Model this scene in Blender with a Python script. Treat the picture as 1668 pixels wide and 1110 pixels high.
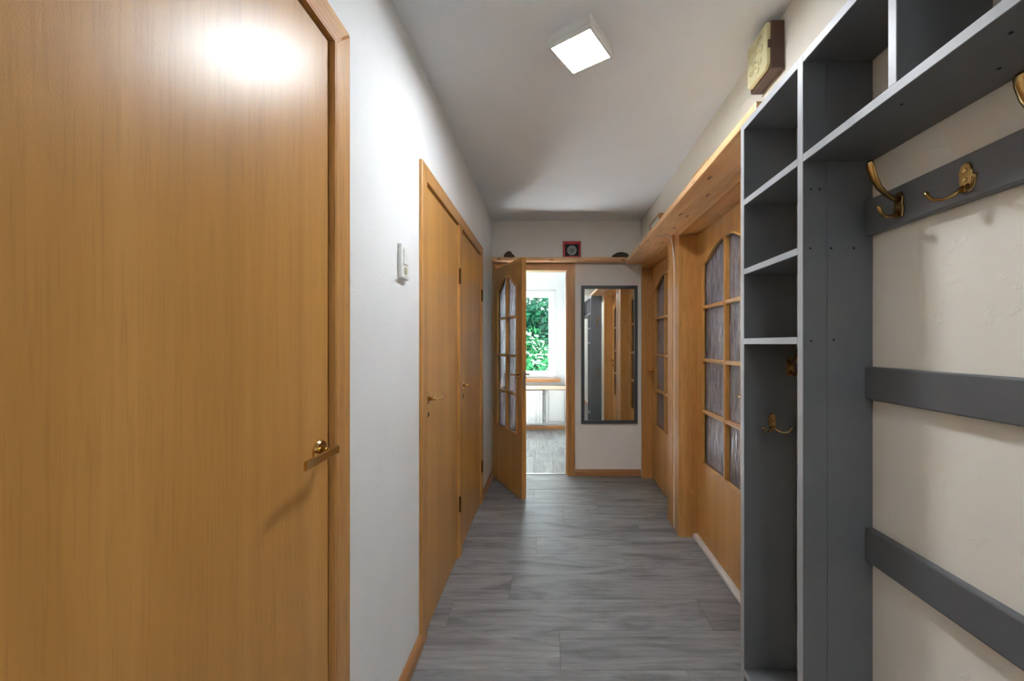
import bpy, bmesh, math, random
from mathutils import Vector, Matrix

for o in list(bpy.data.objects):
    bpy.data.objects.remove(o)
scene = bpy.context.scene
C = scene.collection
random.seed(7)

# ------------------------------------------------------------------ camera
F_PX, CX, CY, W_PX, H_PX = 640.0, 893.0, 560.0, 1668.0, 1110.0
EYE = 1.295
cam = bpy.data.cameras.new('camera')
cam.sensor_fit = 'HORIZONTAL'
cam.sensor_width = 36.0
cam.lens = 36.0 * F_PX / W_PX
cam.shift_x = -(CX - W_PX / 2) / W_PX
cam.shift_y = (CY - H_PX / 2) / W_PX
cam.clip_start = 0.02
camo = bpy.data.objects.new('camera', cam)
C.objects.link(camo)
camo.location = (0, 0, EYE)
camo.rotation_euler = (math.radians(90), 0, 0)
scene.camera = camo

# ------------------------------------------------------------------ sky, sun, exposure
world = bpy.data.worlds.new('sky')
scene.world = world
world.use_nodes = True
bg = world.node_tree.nodes['Background']
bg.inputs['Color'].default_value = (0.80, 0.91, 1.0, 1)
bg.inputs['Strength'].default_value = 3.6

sun = bpy.data.lights.new('sun', 'SUN')
sun.energy = 190.0
sun.angle = math.radians(0.6)
sun.color = (0.95, 0.98, 1.0)
suno = bpy.data.objects.new('sun', sun)
C.objects.link(suno)
suno.location = (4, 12, 9)
suno.rotation_euler = Vector((-0.36, -0.93, -1.12)).to_track_quat('-Z', 'Y').to_euler()

LAMP = 48.0                                    # radiance of the ceiling lamp's diffuser
LAMP_FILL = 11.0  # radiance of the added fill lamp behind the camera
scene.view_settings.view_transform = 'Standard'
scene.view_settings.look = 'None'
scene.view_settings.exposure = 2.05
scene.view_settings.gamma = 1.0
scene.view_settings.use_curve_mapping = False

# ------------------------------------------------------------------ materials
def new_mat(name):
    m = bpy.data.materials.new(name)
    m.use_nodes = True
    nt = m.node_tree
    return m, nt, nt.nodes['Principled BSDF']

def nd(nt, typ, **kw):
    n = nt.nodes.new(typ)
    for k, v in kw.items():
        setattr(n, k, v)
    return n

def lin(r, g, b):
    def f(c):
        c /= 255.0
        return c / 12.92 if c <= 0.04045 else ((c + 0.055) / 1.055) ** 2.4
    return (f(r), f(g), f(b), 1)

def ramp(nt, stops):
    r = nd(nt, 'ShaderNodeValToRGB')
    e = r.color_ramp.elements
    while len(e) < len(stops):
        e.new(0.5)
    for i, (p, c) in enumerate(stops):
        e[i].position = p
        e[i].color = c
    return r

def coords(nt, scale, rand=0.0):
    tc = nd(nt, 'ShaderNodeTexCoord')
    mp = nd(nt, 'ShaderNodeMapping')
    mp.inputs['Scale'].default_value = scale
    nt.links.new(tc.outputs['Object'], mp.inputs['Vector'])
    if rand:
        oi = nd(nt, 'ShaderNodeObjectInfo')
        mu = nd(nt, 'ShaderNodeVectorMath', operation='SCALE')
        mu.inputs[0].default_value = (37.0, 53.0, 29.0)
        nt.links.new(oi.outputs['Random'], mu.inputs['Scale'])
        nt.links.new(mu.outputs[0], mp.inputs['Location'])
    return mp.outputs['Vector']

def noise(nt, vec, scale, detail=4.0, rough=0.55, dist=0.0):
    n = nd(nt, 'ShaderNodeTexNoise')
    n.inputs['Scale'].default_value = scale
    n.inputs['Detail'].default_value = detail
    n.inputs['Roughness'].default_value = rough
    n.inputs['Distortion'].default_value = dist
    nt.links.new(vec, n.inputs['Vector'])
    return n.outputs['Fac']

def bump(nt, b, h, strength, dist=0.002):
    bp = nd(nt, 'ShaderNodeBump')
    bp.inputs['Strength'].default_value = strength
    bp.inputs['Distance'].default_value = dist
    nt.links.new(h, bp.inputs['Height'])
    nt.links.new(bp.outputs['Normal'], b.inputs['Normal'])

def mixc(nt, fac, a, b, mode='MIX'):
    m = nd(nt, 'ShaderNodeMix', data_type='RGBA', blend_type=mode)
    for s, v in ((m.inputs[0], fac), (m.inputs[6], a), (m.inputs[7], b)):
        if hasattr(v, 'links') or isinstance(v, bpy.types.NodeSocket):
            nt.links.new(v, s)
        else:
            s.default_value = v
    return m.outputs[2]

def wood(name, c_dark, c_mid, c_light, axis='z', rough=0.34, fine=1.0, figure=0.5, rand=1.0, bmp=0.05, coat=0.0, peel=0.0):
    m, nt, b = new_mat(name)
    def st(k, l):
        return {'x': (l, k, k), 'y': (k, l, k), 'z': (k, k, l)}[axis]
    bands = noise(nt, coords(nt, st(9, 0.35), rand), 1.0, 4.0, 0.62, 0.35)
    flow = noise(nt, coords(nt, st(34, 1.1), rand), 1.0, 3.0, 0.55, 0.5)
    pores = noise(nt, coords(nt, st(210, 7), rand), fine, 2.0, 0.6)
    r1 = ramp(nt, [(0.32, c_dark), (0.52, c_mid), (0.70, c_light)])
    nt.links.new(bands, r1.inputs[0])
    r2 = ramp(nt, [(0.34, (1 - figure * 0.24,) * 3 + (1,)), (0.60, (1, 1, 1, 1))])
    nt.links.new(flow, r2.inputs[0])
    r3 = ramp(nt, [(0.36, (1 - figure * 0.42,) * 3 + (1,)), (0.47, (1, 1, 1, 1))])
    nt.links.new(pores, r3.inputs[0])
    col = mixc(nt, 1.0, r1.outputs[0], r2.outputs[0], 'MULTIPLY')
    col = mixc(nt, 1.0, col, r3.outputs[0], 'MULTIPLY')
    nt.links.new(col, b.inputs['Base Color'])
    b.inputs['Roughness'].default_value = rough
    b.inputs['Coat Weight'].default_value = coat
    if peel:
        bump(nt, b, noise(nt, coords(nt, (1, 1, 1)), 420.0, 2.0), peel, 0.001)
    elif bmp:
        bump(nt, b, pores, bmp, 0.001)
    return m

def plain(name, col, rough=0.5, metal=0.0, bmp=0.0, bscale=120.0, vary=0.0):
    m, nt, b = new_mat(name)
    b.inputs['Base Color'].default_value = col
    b.inputs['Roughness'].default_value = rough
    b.inputs['Metallic'].default_value = metal
    v = coords(nt, (1, 1, 1))
    if vary:
        n = noise(nt, v, 14.0, 4.0)
        r = ramp(nt, [(0.3, tuple(c * (1 - vary) for c in col[:3]) + (1,)), (0.7, tuple(min(1, c * (1 + vary)) for c in col[:3]) + (1,))])
        nt.links.new(n, r.inputs[0])
        nt.links.new(r.outputs[0], b.inputs['Base Color'])
    if bmp:
        bump(nt, b, noise(nt, v, bscale, 3.0), bmp, 0.002)
    return m

def plaster(name, col, strength=0.35):
    m, nt, b = new_mat(name)
    v = coords(nt, (1, 1, 1))
    big = noise(nt, v, 3.0, 3.0)
    r = ramp(nt, [(0.35, tuple(c * 0.97 for c in col[:3]) + (1,)), (0.65, col)])
    nt.links.new(big, r.inputs[0])
    nt.links.new(r.outputs[0], b.inputs['Base Color'])
    b.inputs['Roughness'].default_value = 0.75
    b.inputs['Specular IOR Level'].default_value = 0.3
    # sparse trowel ridges + fine roughness
    ridge = noise(nt, v, 16.0, 5.0, 0.6, 1.2)
    rr = ramp(nt, [(0.60, (0, 0, 0, 1)), (0.66, (1, 1, 1, 1)), (0.72, (0.15, 0.15, 0.15, 1))])
    nt.links.new(ridge, rr.inputs[0])
    fine = noise(nt, v, 110.0, 3.0)
    mx = nd(nt, 'ShaderNodeMath', operation='MULTIPLY_ADD')
    nt.links.new(fine, mx.inputs[0])
    mx.inputs[1].default_value = 0.35
    nt.links.new(rr.outputs[0], mx.inputs[2])
    bump(nt, b, mx.outputs[0], strength, 0.0016)
    return m

def floor_mat(name, axis):
    m, nt, b = new_mat(name)
    sc = (0.8, 4.2, 1) if axis == 'x' else (4.2, 0.8, 1)
    sf = (5, 150, 1) if axis == 'x' else (150, 5, 1)
    so = (0.9, 3.0, 1) if axis == 'x' else (3.0, 0.9, 1)
    cloud = noise(nt, coords(nt, sc, 1), 2.4, 6.0, 0.62, 1.1)
    fine = noise(nt, coords(nt, sf, 1), 1.0, 4.0, 0.6)
    rings = nd(nt, 'ShaderNodeTexWave', wave_type='BANDS', bands_direction='Y' if axis == 'x' else 'X')
    rings.inputs['Scale'].default_value = 3.2
    rings.inputs['Distortion'].default_value = 5.0
    rings.inputs['Detail'].default_value = 3.0
    rings.inputs['Detail Scale'].default_value = 1.3
    nt.links.new(coords(nt, so, 1), rings.inputs['Vector'])
    r1 = ramp(nt, [(0.30, lin(104, 102, 103)), (0.50, lin(139, 138, 139)), (0.70, lin(158, 157, 158))])
    nt.links.new(cloud, r1.inputs[0])
    r2 = ramp(nt, [(0.3, (0.84, 0.84, 0.84, 1)), (0.6, (1, 1, 1, 1))])
    nt.links.new(fine, r2.inputs[0])
    r3 = ramp(nt, [(0.0, (0.80, 0.80, 0.80, 1)), (0.35, (1, 1, 1, 1))])
    nt.links.new(rings.outputs['Fac'], r3.inputs[0])
    c = mixc(nt, 0.9, r1.outputs[0], r2.outputs[0], 'MULTIPLY')
    c = mixc(nt, 0.55, c, r3.outputs[0], 'MULTIPLY')
    oi = nd(nt, 'ShaderNodeObjectInfo')
    r4 = ramp(nt, [(0.0, (0.88, 0.88, 0.88, 1)), (1.0, (1.08, 1.08, 1.08, 1))])
    nt.links.new(oi.outputs['Random'], r4.inputs[0])
    c = mixc(nt, 1.0, c, r4.outputs[0], 'MULTIPLY')
    nt.links.new(c, b.inputs['Base Color'])
    b.inputs['Roughness'].default_value = 0.47
    b.inputs['Specular IOR Level'].default_value = 0.4
    bump(nt, b, fine, 0.08, 0.001)
    return m

def textured_glass(name):
    m, nt, b = new_mat(name)
    b.inputs['Roughness'].default_value = 0.07
    b.inputs['IOR'].default_value = 1.5
    b.inputs['Transmission Weight'].default_value = 0.78
    v = coords(nt, (62, 62, 7), 1)
    n1 = noise(nt, v, 1.0, 2.0, 0.5, 1.2)
    r = ramp(nt, [(0.36, (0.30, 0.29, 0.33, 1)), (0.5, (0.56, 0.54, 0.60, 1)), (0.66, (0.80, 0.79, 0.84, 1))])
    nt.links.new(n1, r.inputs[0])
    nt.links.new(r.outputs[0], b.inputs['Base Color'])
    bump(nt, b, n1, 1.0, 0.010)
    return m

def clear_glass(name):
    m = bpy.data.materials.new(name)
    m.use_nodes = True
    nt = m.node_tree
    nt.nodes.clear()
    out = nd(nt, 'ShaderNodeOutputMaterial')
    tr = nd(nt, 'ShaderNodeBsdfTransparent')
    tr.inputs[0].default_value = (0.96, 0.98, 0.97, 1)
    gl = nd(nt, 'ShaderNodeBsdfGlossy')
    gl.inputs['Roughness'].default_value = 0.02
    mx = nd(nt, 'ShaderNodeMixShader')
    mx.inputs[0].default_value = 0.05
    nt.links.new(tr.outputs[0], mx.inputs[1])
    nt.links.new(gl.outputs[0], mx.inputs[2])
    nt.links.new(mx.outputs[0], out.inputs[0])
    return m

def emit(name, col, s):
    m, nt, b = new_mat(name)
    b.inputs['Base Color'].default_value = (0.9, 0.9, 0.9, 1)
    b.inputs['Emission Color'].default_value = col
    b.inputs['Emission Strength'].default_value = s
    return m

def leaf_mat(name, a, b_, c):
    m, nt, b = new_mat(name)
    n = noise(nt, coords(nt, (1, 1, 1)), 3.0, 5.0, 0.7)
    r = ramp(nt, [(0.3, a), (0.5, b_), (0.68, c)])
    nt.links.new(n, r.inputs[0])
    nt.links.new(r.outputs[0], b.inputs['Base Color'])
    b.inputs['Roughness'].default_value = 0.8
    b.inputs['Specular IOR Level'].default_value = 0.08
    return m

BEECH = (lin(192, 138, 70), lin(203, 148, 78), lin(212, 158, 87))
OAK = (lin(192, 137, 74), lin(206, 150, 85), lin(217, 163, 98))
M = {}
for a in 'xyz':
    M['veneer_' + a] = wood('beech_veneer_' + a, *BEECH, axis=a, rough=0.335, figure=0.22, peel=0.20)
    M['oak_' + a] = wood('oak_casing_' + a, *OAK, axis=a, rough=0.36, figure=0.62, bmp=0.12)
    M['trim_' + a] = wood('baseboard_wood_' + a, lin(168, 114, 68), lin(184, 130, 82), lin(200, 146, 96), axis=a, rough=0.4, figure=0.4)

def pine(name, axis):
    m, nt, b = new_mat(name)
    s_w = {'x': (0.7, 9, 9), 'y': (9, 0.7, 9)}[axis]
    s_k = {'x': (2.6, 7.0, 7.0), 'y': (7.0, 2.6, 7.0)}[axis]
    f2 = noise(nt, coords(nt, s_w, 1), 2.5, 5.0, 0.65, 0.8)
    r1 = ramp(nt, [(0.3, lin(206, 150, 100)), (0.5, lin(226, 176, 126)), (0.7, lin(236, 194, 146))])
    nt.links.new(f2, r1.inputs[0])
    vo = nd(nt, 'ShaderNodeTexVoronoi')
    vo.inputs['Scale'].default_value = 2.1
    nt.links.new(coords(nt, s_k, 1), vo.inputs['Vector'])
    rk = ramp(nt, [(0.06, lin(96, 52, 26)), (0.16, (1, 1, 1, 1))])
    nt.links.new(vo.outputs['Distance'], rk.inputs[0])
    c = mixc(nt, 0.85, r1.outputs[0], rk.outputs[0], 'MULTIPLY')
    nt.links.new(c, b.inputs['Base Color'])
    b.inputs['Roughness'].default_value = 0.42
    return m

M['sill'] = wood('pale_sill_wood', lin(214, 178, 150), lin(226, 192, 166), lin(234, 204, 180), axis='x', rough=0.3, figure=0.3)
M['pine_x'] = pine('pine_plank_x', 'x')
M['pine_y'] = pine('pine_plank_y', 'y')
M['white_wall'] = plaster('white_plaster', lin(238, 240, 240), 0.45)
M['cream_wall'] = plaster('cream_plaster', lin(243, 238, 226), 0.42)
M['far_wall'] = plaster('warm_white_plaster', lin(242, 238, 233), 0.25)
M['ceiling'] = plaster('ceiling_paint', lin(240, 243, 246), 0.12)
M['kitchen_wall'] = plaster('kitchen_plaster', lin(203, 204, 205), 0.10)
M['floor_x'] = floor_mat('grey_oak_plank_x', 'x')
M['floor_y'] = floor_mat('grey_oak_plank_y', 'y')
M['screed'] = plain('floor_underlay', lin(60, 58, 58), 0.8, bmp=0.2)
M['grey'] = plain('grey_paint', lin(101, 103, 106), 0.42, bmp=0.08, bscale=70, vary=0.05)
M['edge'] = plain('pale_grey_edge_paint', lin(164, 166, 169), 0.42, bmp=0.08, bscale=70, vary=0.04)
M['grey_dark'] = plain('dark_grey_frame_paint', lin(72, 76, 80), 0.4, bmp=0.05)
M['screw_dark'] = plain('dark_screw', lin(28, 28, 28), 0.5, 0.6, bmp=0.05)
M['brass'] = plain('brushed_brass', lin(212, 176, 112), 0.17, 1.0, bmp=0.03, bscale=300)
M['antique'] = plain('antique_brass', lin(158, 130, 82), 0.24, 1.0, bmp=0.15, bscale=160, vary=0.35)
M['steel'] = plain('satin_steel', lin(170, 168, 160), 0.3, 1.0, bmp=0.03)
M['hinge'] = plain('bronze_hinge', lin(96, 70, 40), 0.38, 1.0, bmp=0.05)
M['white_plastic'] = plain('white_plastic', lin(232, 232, 228), 0.35, bmp=0.02)
M['ivory'] = plain('ivory_plastic', lin(222, 214, 168), 0.42, bmp=0.03, vary=0.05)
M['olive'] = plain('faded_plastic', lin(186, 184, 150), 0.45, bmp=0.03)
M['brown'] = plain('brown_bakelite', lin(84, 56, 42), 0.4, bmp=0.1, vary=0.2)
M['white_metal'] = plain('white_enamel', lin(216, 217, 216), 0.3, bmp=0.02)
M['upvc'] = plain('white_window_plastic', lin(240, 240, 240), 0.28, bmp=0.01)
M['threshold'] = plain('pale_threshold', lin(206, 200, 194), 0.45, bmp=0.08, vary=0.06)
M['rubber'] = plain('dark_gap_rubber', lin(40, 32, 26), 0.7, bmp=0.05)
M['cable'] = plain('white_cable', lin(236, 230, 226), 0.4, bmp=0.02)
M['red'] = plain('red_lacquer', lin(176, 22, 28), 0.35, bmp=0.02)
M['black'] = plain('black_velvet', lin(30, 26, 26), 0.8, bmp=0.1)
M['silver'] = plain('engraved_silver', lin(150, 156, 152), 0.5, 0.6, bmp=0.8, bscale=90)
M['stone_brown'] = plain('brown_stone', lin(78, 54, 46), 0.7, bmp=0.9, bscale=40, vary=0.4)
M['stone_dark'] = plain('dark_stone', lin(54, 48, 42), 0.65, bmp=0.9, bscale=50, vary=0.5)
M['paper'] = plain('pale_print', lin(196, 204, 198), 0.5, bmp=0.02, vary=0.1)
M['pane'] = textured_glass('drip_textured_glass')
M['glass'] = clear_glass('clear_glass')
M['lamp'] = emit('lamp_diffuser', (0.92, 0.975, 1.03, 1), LAMP)
M['lamp_fill'] = emit('fill_lamp_diffuser', (0.92, 0.975, 1.03, 1), LAMP_FILL)
mm, nt_, b_ = new_mat('mirror_silver')
b_.inputs['Base Color'].default_value = (0.86, 0.88, 0.88, 1)
b_.inputs['Metallic'].default_value = 1.0
b_.inputs['Roughness'].default_value = 0.02
M['mirror'] = mm
M['leaf_a'] = leaf_mat('broad_leaf', lin(3, 26, 14), lin(8, 48, 26), lin(26, 72, 34))
M['leaf_b'] = leaf_mat('fine_leaf', lin(2, 26, 20), lin(6, 48, 36), lin(18, 66, 48))
M['bark'] = plain('bark', lin(92, 82, 70), 0.85, bmp=0.8, bscale=20, vary=0.3)
M['grass'] = plain('lawn', lin(74, 110, 58), 0.9, bmp=0.5, bscale=30, vary=0.3)

# ------------------------------------------------------------------ builders
SLOPE = 0.024                     # the right-hand wall runs out of parallel by this much
PIV = Vector((0, 1.463, 0))
RMAT = Matrix.Translation(PIV) @ Matrix.Rotation(-math.atan(SLOPE), 4, 'Z') @ Matrix.Translation(-PIV)
FRAMES = {'W': Matrix.Identity(4), 'R': RMAT}
BASE = {}                         # object -> base point its mesh coordinates are counted from

def tag(o, label=None, cat=None, group=None, kind=None):
    if label: o['label'] = label
    if cat: o['category'] = cat
    if group: o['group'] = group
    if kind: o['kind'] = kind
    return o

def place(o, base, frame):
    o.matrix_world = FRAMES[frame] @ Matrix.Translation(Vector(base))
    BASE[o.name] = Vector(base)

def thing(name, base, label, cat, group=None, kind=None, frame='W'):
    o = bpy.data.objects.new(name, None)
    o.empty_display_size = 0.05
    C.objects.link(o)
    place(o, base, frame)
    return tag(o, label, cat, group, kind)

class MB:
    def __init__(self):
        self.bm = bmesh.new()
    def merge(self, other):
        me = bpy.data.meshes.new('tmp')
        other.to_mesh(me)
        other.free()
        self.bm.from_mesh(me)
        bpy.data.meshes.remove(me)
    def box(self, x0, x1, y0, y1, z0, z1, bev=0.0, seg=1):
        b = bmesh.new()
        vs = [b.verts.new((x, y, z)) for x in (x0, x1) for y in (y0, y1) for z in (z0, z1)]
        for f in ((0, 1, 3, 2), (4, 6, 7, 5), (0, 4, 5, 1), (2, 3, 7, 6), (0, 2, 6, 4), (1, 5, 7, 3)):
            b.faces.new([vs[i] for i in f])
        if bev:
            bmesh.ops.bevel(b, geom=b.edges[:], offset=bev, segments=seg, affect='EDGES', profile=0.5)
        self.merge(b)
        return self
    def prism(self, pts, axis, a0, a1, bev=0.0):
        """polygon pts (2-D) extruded along axis; 'x': pts are (y,z), 'y': (x,z), 'z': (x,y)"""
        b = bmesh.new()
        def p(q, a):
            return {'x': (a, q[0], q[1]), 'y': (q[0], a, q[1]), 'z': (q[0], q[1], a)}[axis]
        n = len(pts)
        v0 = [b.verts.new(p(q, a0)) for q in pts]
        v1 = [b.verts.new(p(q, a1)) for q in pts]
        b.faces.new(v0)
        b.faces.new(v1[::-1])
        for i in range(n):
            b.faces.new((v0[i], v0[(i + 1) % n], v1[(i + 1) % n], v1[i]))
        bmesh.ops.recalc_face_normals(b, faces=b.faces[:])
        if bev:
            bmesh.ops.bevel(b, geom=b.edges[:], offset=bev, segments=1, affect='EDGES')
        self.merge(b)
        return self
    def sweep(self, path, radii, side=None, n=10, rect=False):
        """tube along path; radii: one number or (a,b) per point; with side given, a runs along side"""
        b = bmesh.new()
        P = [Vector(q) for q in path]
        rings = []
        up0 = None
        for i, q in enumerate(P):
            t = (P[min(i + 1, len(P) - 1)] - P[max(i - 1, 0)]).normalized()
            if side is not None:
                s = Vector(side)
                s = (s - t * s.dot(t)).normalized()
            else:
                if up0 is None:
                    up0 = Vector((0, 0, 1)) if abs(t.z) < 0.9 else Vector((1, 0, 0))
                s = up0 - t * up0.dot(t)
                s.normalize()
                up0 = s
            w = t.cross(s)
            r = radii[i] if isinstance(radii, (list, tuple)) else radii
            ra, rb = r if isinstance(r, tuple) else (r, r)
            if rect:
                n = 8
                rings.append([b.verts.new(q + s * ra * cs + w * rb * cw) for cs, cw in ((1, .5), (.8, 1), (-.8, 1), (-1, .5), (-1, -.5), (-.8, -1), (.8, -1), (1, -.5))])
            else:
                rings.append([b.verts.new(q + s * ra * math.cos(2 * math.pi * k / n) + w * rb * math.sin(2 * math.pi * k / n)) for k in range(n)])
        for i in range(len(rings) - 1):
            for k in range(n):
                b.faces.new((rings[i][k], rings[i][(k + 1) % n], rings[i + 1][(k + 1) % n], rings[i + 1][k]))
        b.faces.new(rings[0])
        b.faces.new(rings[-1])
        bmesh.ops.recalc_face_normals(b, faces=b.faces[:])
        for f in b.faces:
            f.smooth = len(f.verts) == 4 and not rect
        self.merge(b)
        return self
    def lathe(self, profile, centre, axis, n=24):
        """profile [(r, h)] turned about axis through centre"""
        b = bmesh.new()
        c = Vector(centre)
        ax = Vector(axis).normalized()
        s = ax.orthogonal().normalized()
        w = ax.cross(s)
        rings = []
        for r, h in profile:
            rings.append([b.verts.new(c + ax * h + (s * math.cos(2 * math.pi * k / n) + w * math.sin(2 * math.pi * k / n)) * max(r, 1e-5)) for k in range(n)])
        for i in range(len(rings) - 1):
            for k in range(n):
                b.faces.new((rings[i][k], rings[i][(k + 1) % n], rings[i + 1][(k + 1) % n], rings[i + 1][k]))
        b.faces.new(rings[0])
        b.faces.new(rings[-1])
        bmesh.ops.recalc_face_normals(b, faces=b.faces[:])
        self.merge(b)
        return self
    def mesh(self, name, mat, base=(0, 0, 0)):
        me = bpy.data.meshes.new(name)
        bmesh.ops.translate(self.bm, verts=self.bm.verts[:], vec=-Vector(base))
        self.bm.to_mesh(me)
        self.bm.free()
        me.materials.append(M[mat] if isinstance(mat, str) else mat)
        return me
    def build(self, name, mat, parent=None, base=None, frame='W', smooth=False, **kw):
        if parent is not None:
            base = BASE[parent.name]
        elif base is None:
            base = (0, 0, 0)
        me = self.mesh(name, mat, base)
        if smooth:
            for p in me.polygons:
                p.use_smooth = True
        o = bpy.data.objects.new(name, me)
        C.objects.link(o)
        if parent is not None:
            o.parent = parent
            BASE[o.name] = Vector(base)
        else:
            place(o, base, frame)
        return tag(o, **kw)

def part(name, me, parent, loc=(0, 0, 0), rotz=0.0, label=None):
    """a part sharing mesh data; loc in the frame coordinates of the thing"""
    o = bpy.data.objects.new(name, me)
    C.objects.link(o)
    o.parent = parent
    o.location = Vector(loc) - BASE[parent.name]
    o.rotation_euler.z = rotz
    BASE[o.name] = Vector((0, 0, 0))
    return tag(o, label)

def arc(c, r, a0, a1, n, plane):
    out = []
    for i in range(n + 1):
        a = math.radians(a0 + (a1 - a0) * i / n)
        u, v = r * math.cos(a), r * math.sin(a)
        out.append(tuple(c[k] + {'xz': (u, 0, v), 'yz': (0, u, v), 'xy': (u, v, 0)}[plane][k] for k in range(3)))
    return out

# ================================================================== THE SETTING
XL = -0.548                       # left wall face
XR = 0.86                         # right wall face (in the right wall's own frame)
YF = 3.855                        # far wall face
YB = -2.40                        # wall behind the camera
ZC = 2.5

# ---- floor with one object per plank
fl = MB().box(-0.60, 1.0, YB, YF + 0.10, -0.06, -0.003).build('floor', 'screed', base=(0, 1.5, -0.06), kind='structure',
     label='grey oak-look plank floor running the length of the hallway', cat='floor')
ROW = 0.2149
J = {-1: [0.547], 0: [0.05], 1: [-0.47, 0.748], 2: [-0.20], 3: [0.45], 4: [-0.075], 5: [0.64], 6: [0.115], 7: [0.39], 8: [-0.12], 9: [0.526], 10: [-0.30]}
def plank(x0, x1, y0, y1, mat, parent, g=0.0007):
    cx, cy = (x0 + x1) / 2, (y0 + y1) / 2
    hx, hy = (x1 - x0) / 2 - g, (y1 - y0) / 2 - g
    me = MB().box(-hx, hx, -hy, hy, -0.004, 0.0, 0.0008).mesh('plank', mat)
    part('plank', me, parent, (cx, cy, 0.0))
r = -20
while True:
    y0, y1 = 1.558 + r * ROW, 1.558 + (r + 1) * ROW
    r += 1
    if y1 < YB: continue
    if y0 > YF + 0.02: break
    y0, y1 = max(y0, YB), min(y1, YF + 0.03)
    js = J.get(r - 1, [(-0.55 + ((r * 0.43) % 1.2))])
    xs = [-0.60] + [j for j in js if -0.55 < j < 0.95] + [1.0]
    for a, b in zip(xs[:-1], xs[1:]):
        plank(a, b, y0, y1, 'floor_x', fl)

kf = MB().box(-2.35, 1.15, YF + 0.10, 5.95, -0.06, -0.003).build('floor_kitchen', 'screed', base=(0, 5.0, -0.06), kind='structure',
     label='pale grey plank floor of the bright room beyond the open door', cat='floor')
xk = -2.35
i = 0
while xk < 1.15:
    x1 = min(xk + 0.2, 1.15)
    cut = 3.95 + [0.55, 1.35, 0.95, 1.7, 0.35][i % 5]
    for a, b in ((YF + 0.03, cut), (cut, 5.95)):
        plank(xk, x1, a, b, 'floor_y', kf)
    xk = x1
    i += 1

def struct(mb, name, mat, label, cat, frame='W', base=(0, 0, 0)):
    return mb.build(name, mat, base=base, frame=frame, kind='structure', label=label, cat=cat)

# ---- left wall: openings for the near door and the pair of doors
D1 = (0.14, 1.018, 2.085)
D23 = (1.700, 3.188, 2.045)
wl = MB()
for y0, y1, z0, z1 in ((YB - 0.1, D1[0], 0, ZC), (D1[0], D1[1], D1[2], ZC), (D1[1], D23[0], 0, ZC), (D23[0], D23[1], D23[2], ZC), (D23[1], YF, 0, ZC)):
    wl.box(-0.668, XL, y0, y1, z0, z1)
struct(wl, 'wall_left', 'white_wall', 'white plastered hallway wall on the left with three plain doors', 'wall', base=(-0.6, 1.5, 0))

# ---- right wall: openings for the two glazed doors
D5 = (1.765, 2.650, 2.02)
D6 = (2.920, 3.790, 2.02)
WT = 0.17
wr = MB()
for y0, y1, z0, z1 in ((YB - 0.1, D5[0] - 0.03, 0, ZC), (D5[0] - 0.03, D5[1] + 0.03, D5[2] + 0.03, ZC), (D5[1] + 0.03, D6[0] - 0.03, 0, ZC), (D6[0] - 0.03, D6[1] + 0.03, D6[2] + 0.03, ZC), (D6[1] + 0.03, YF + 0.02, 0, ZC)):
    wr.box(XR, XR + WT, y0, y1, z0, z1)
struct(wr, 'wall_right', 'cream_wall', 'cream plastered hallway wall behind the grey coat rails', 'wall', 'R', (0.95, 1.5, 0))

# ---- far wall with doorway
DX0, DX1, DZ = -0.494, 0.187, 2.012
wf = MB()
wf.box(-0.668, DX0 - 0.025, YF, YF + 0.10, 0, ZC)
wf.box(DX0 - 0.025, DX1 + 0.025, YF, YF + 0.10, DZ + 0.02, ZC)
wf.box(DX1 + 0.025, 1.15, YF, YF + 0.10, 0, ZC)
struct(wf, 'wall_far', 'far_wall', 'warm white end wall with open doorway and hanging mirror', 'wall', base=(0, 3.9, 0))
struct(MB().box(-0.668, 1.15, YB - 0.1, YB, 0, ZC), 'wall_back', 'white_wall', 'plain white wall closing the hallway behind the viewer', 'wall', base=(0, YB, 0))
struct(MB().box(-0.67, 1.15, YB - 0.1, YF + 0.10, ZC, ZC + 0.1), 'ceiling', 'ceiling', 'white painted hallway ceiling', 'ceiling', base=(0, 1.5, ZC))

# ---- room behind the right-hand doors
struct(MB().box(1.0, 3.9, 0.9, 4.4, -0.06, 0.0), 'floor_side_room', 'screed', 'dim floor of the side room behind the glazed doors', 'floor', base=(2.4, 2.6, -0.06))
sr = MB()
sr.box(1.0, 3.9, 0.8, 0.9, 0, ZC)
sr.box(1.16, 3.9, 4.3, 4.4, 0, ZC)
sr.box(3.8, 3.9, 0.9, 2.3, 0, ZC)
sr.box(3.8, 3.9, 2.8, 4.3, 0, ZC)
sr.box(3.8, 3.9, 2.3, 2.8, 0, 1.3)
sr.box(3.8, 3.9, 2.3, 2.8, 1.8, ZC)
struct(sr, 'wall_side_room', 'far_wall', 'walls of the dim side room behind the glazed doors', 'wall', base=(2.4, 2.6, 0))
struct(MB().box(0.98, 3.9, 0.8, 4.4, ZC, ZC + 0.1), 'ceiling_side_room', 'ceiling', 'ceiling of the dim side room behind the glazed doors', 'ceiling', base=(2.4, 2.6, ZC))

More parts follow.
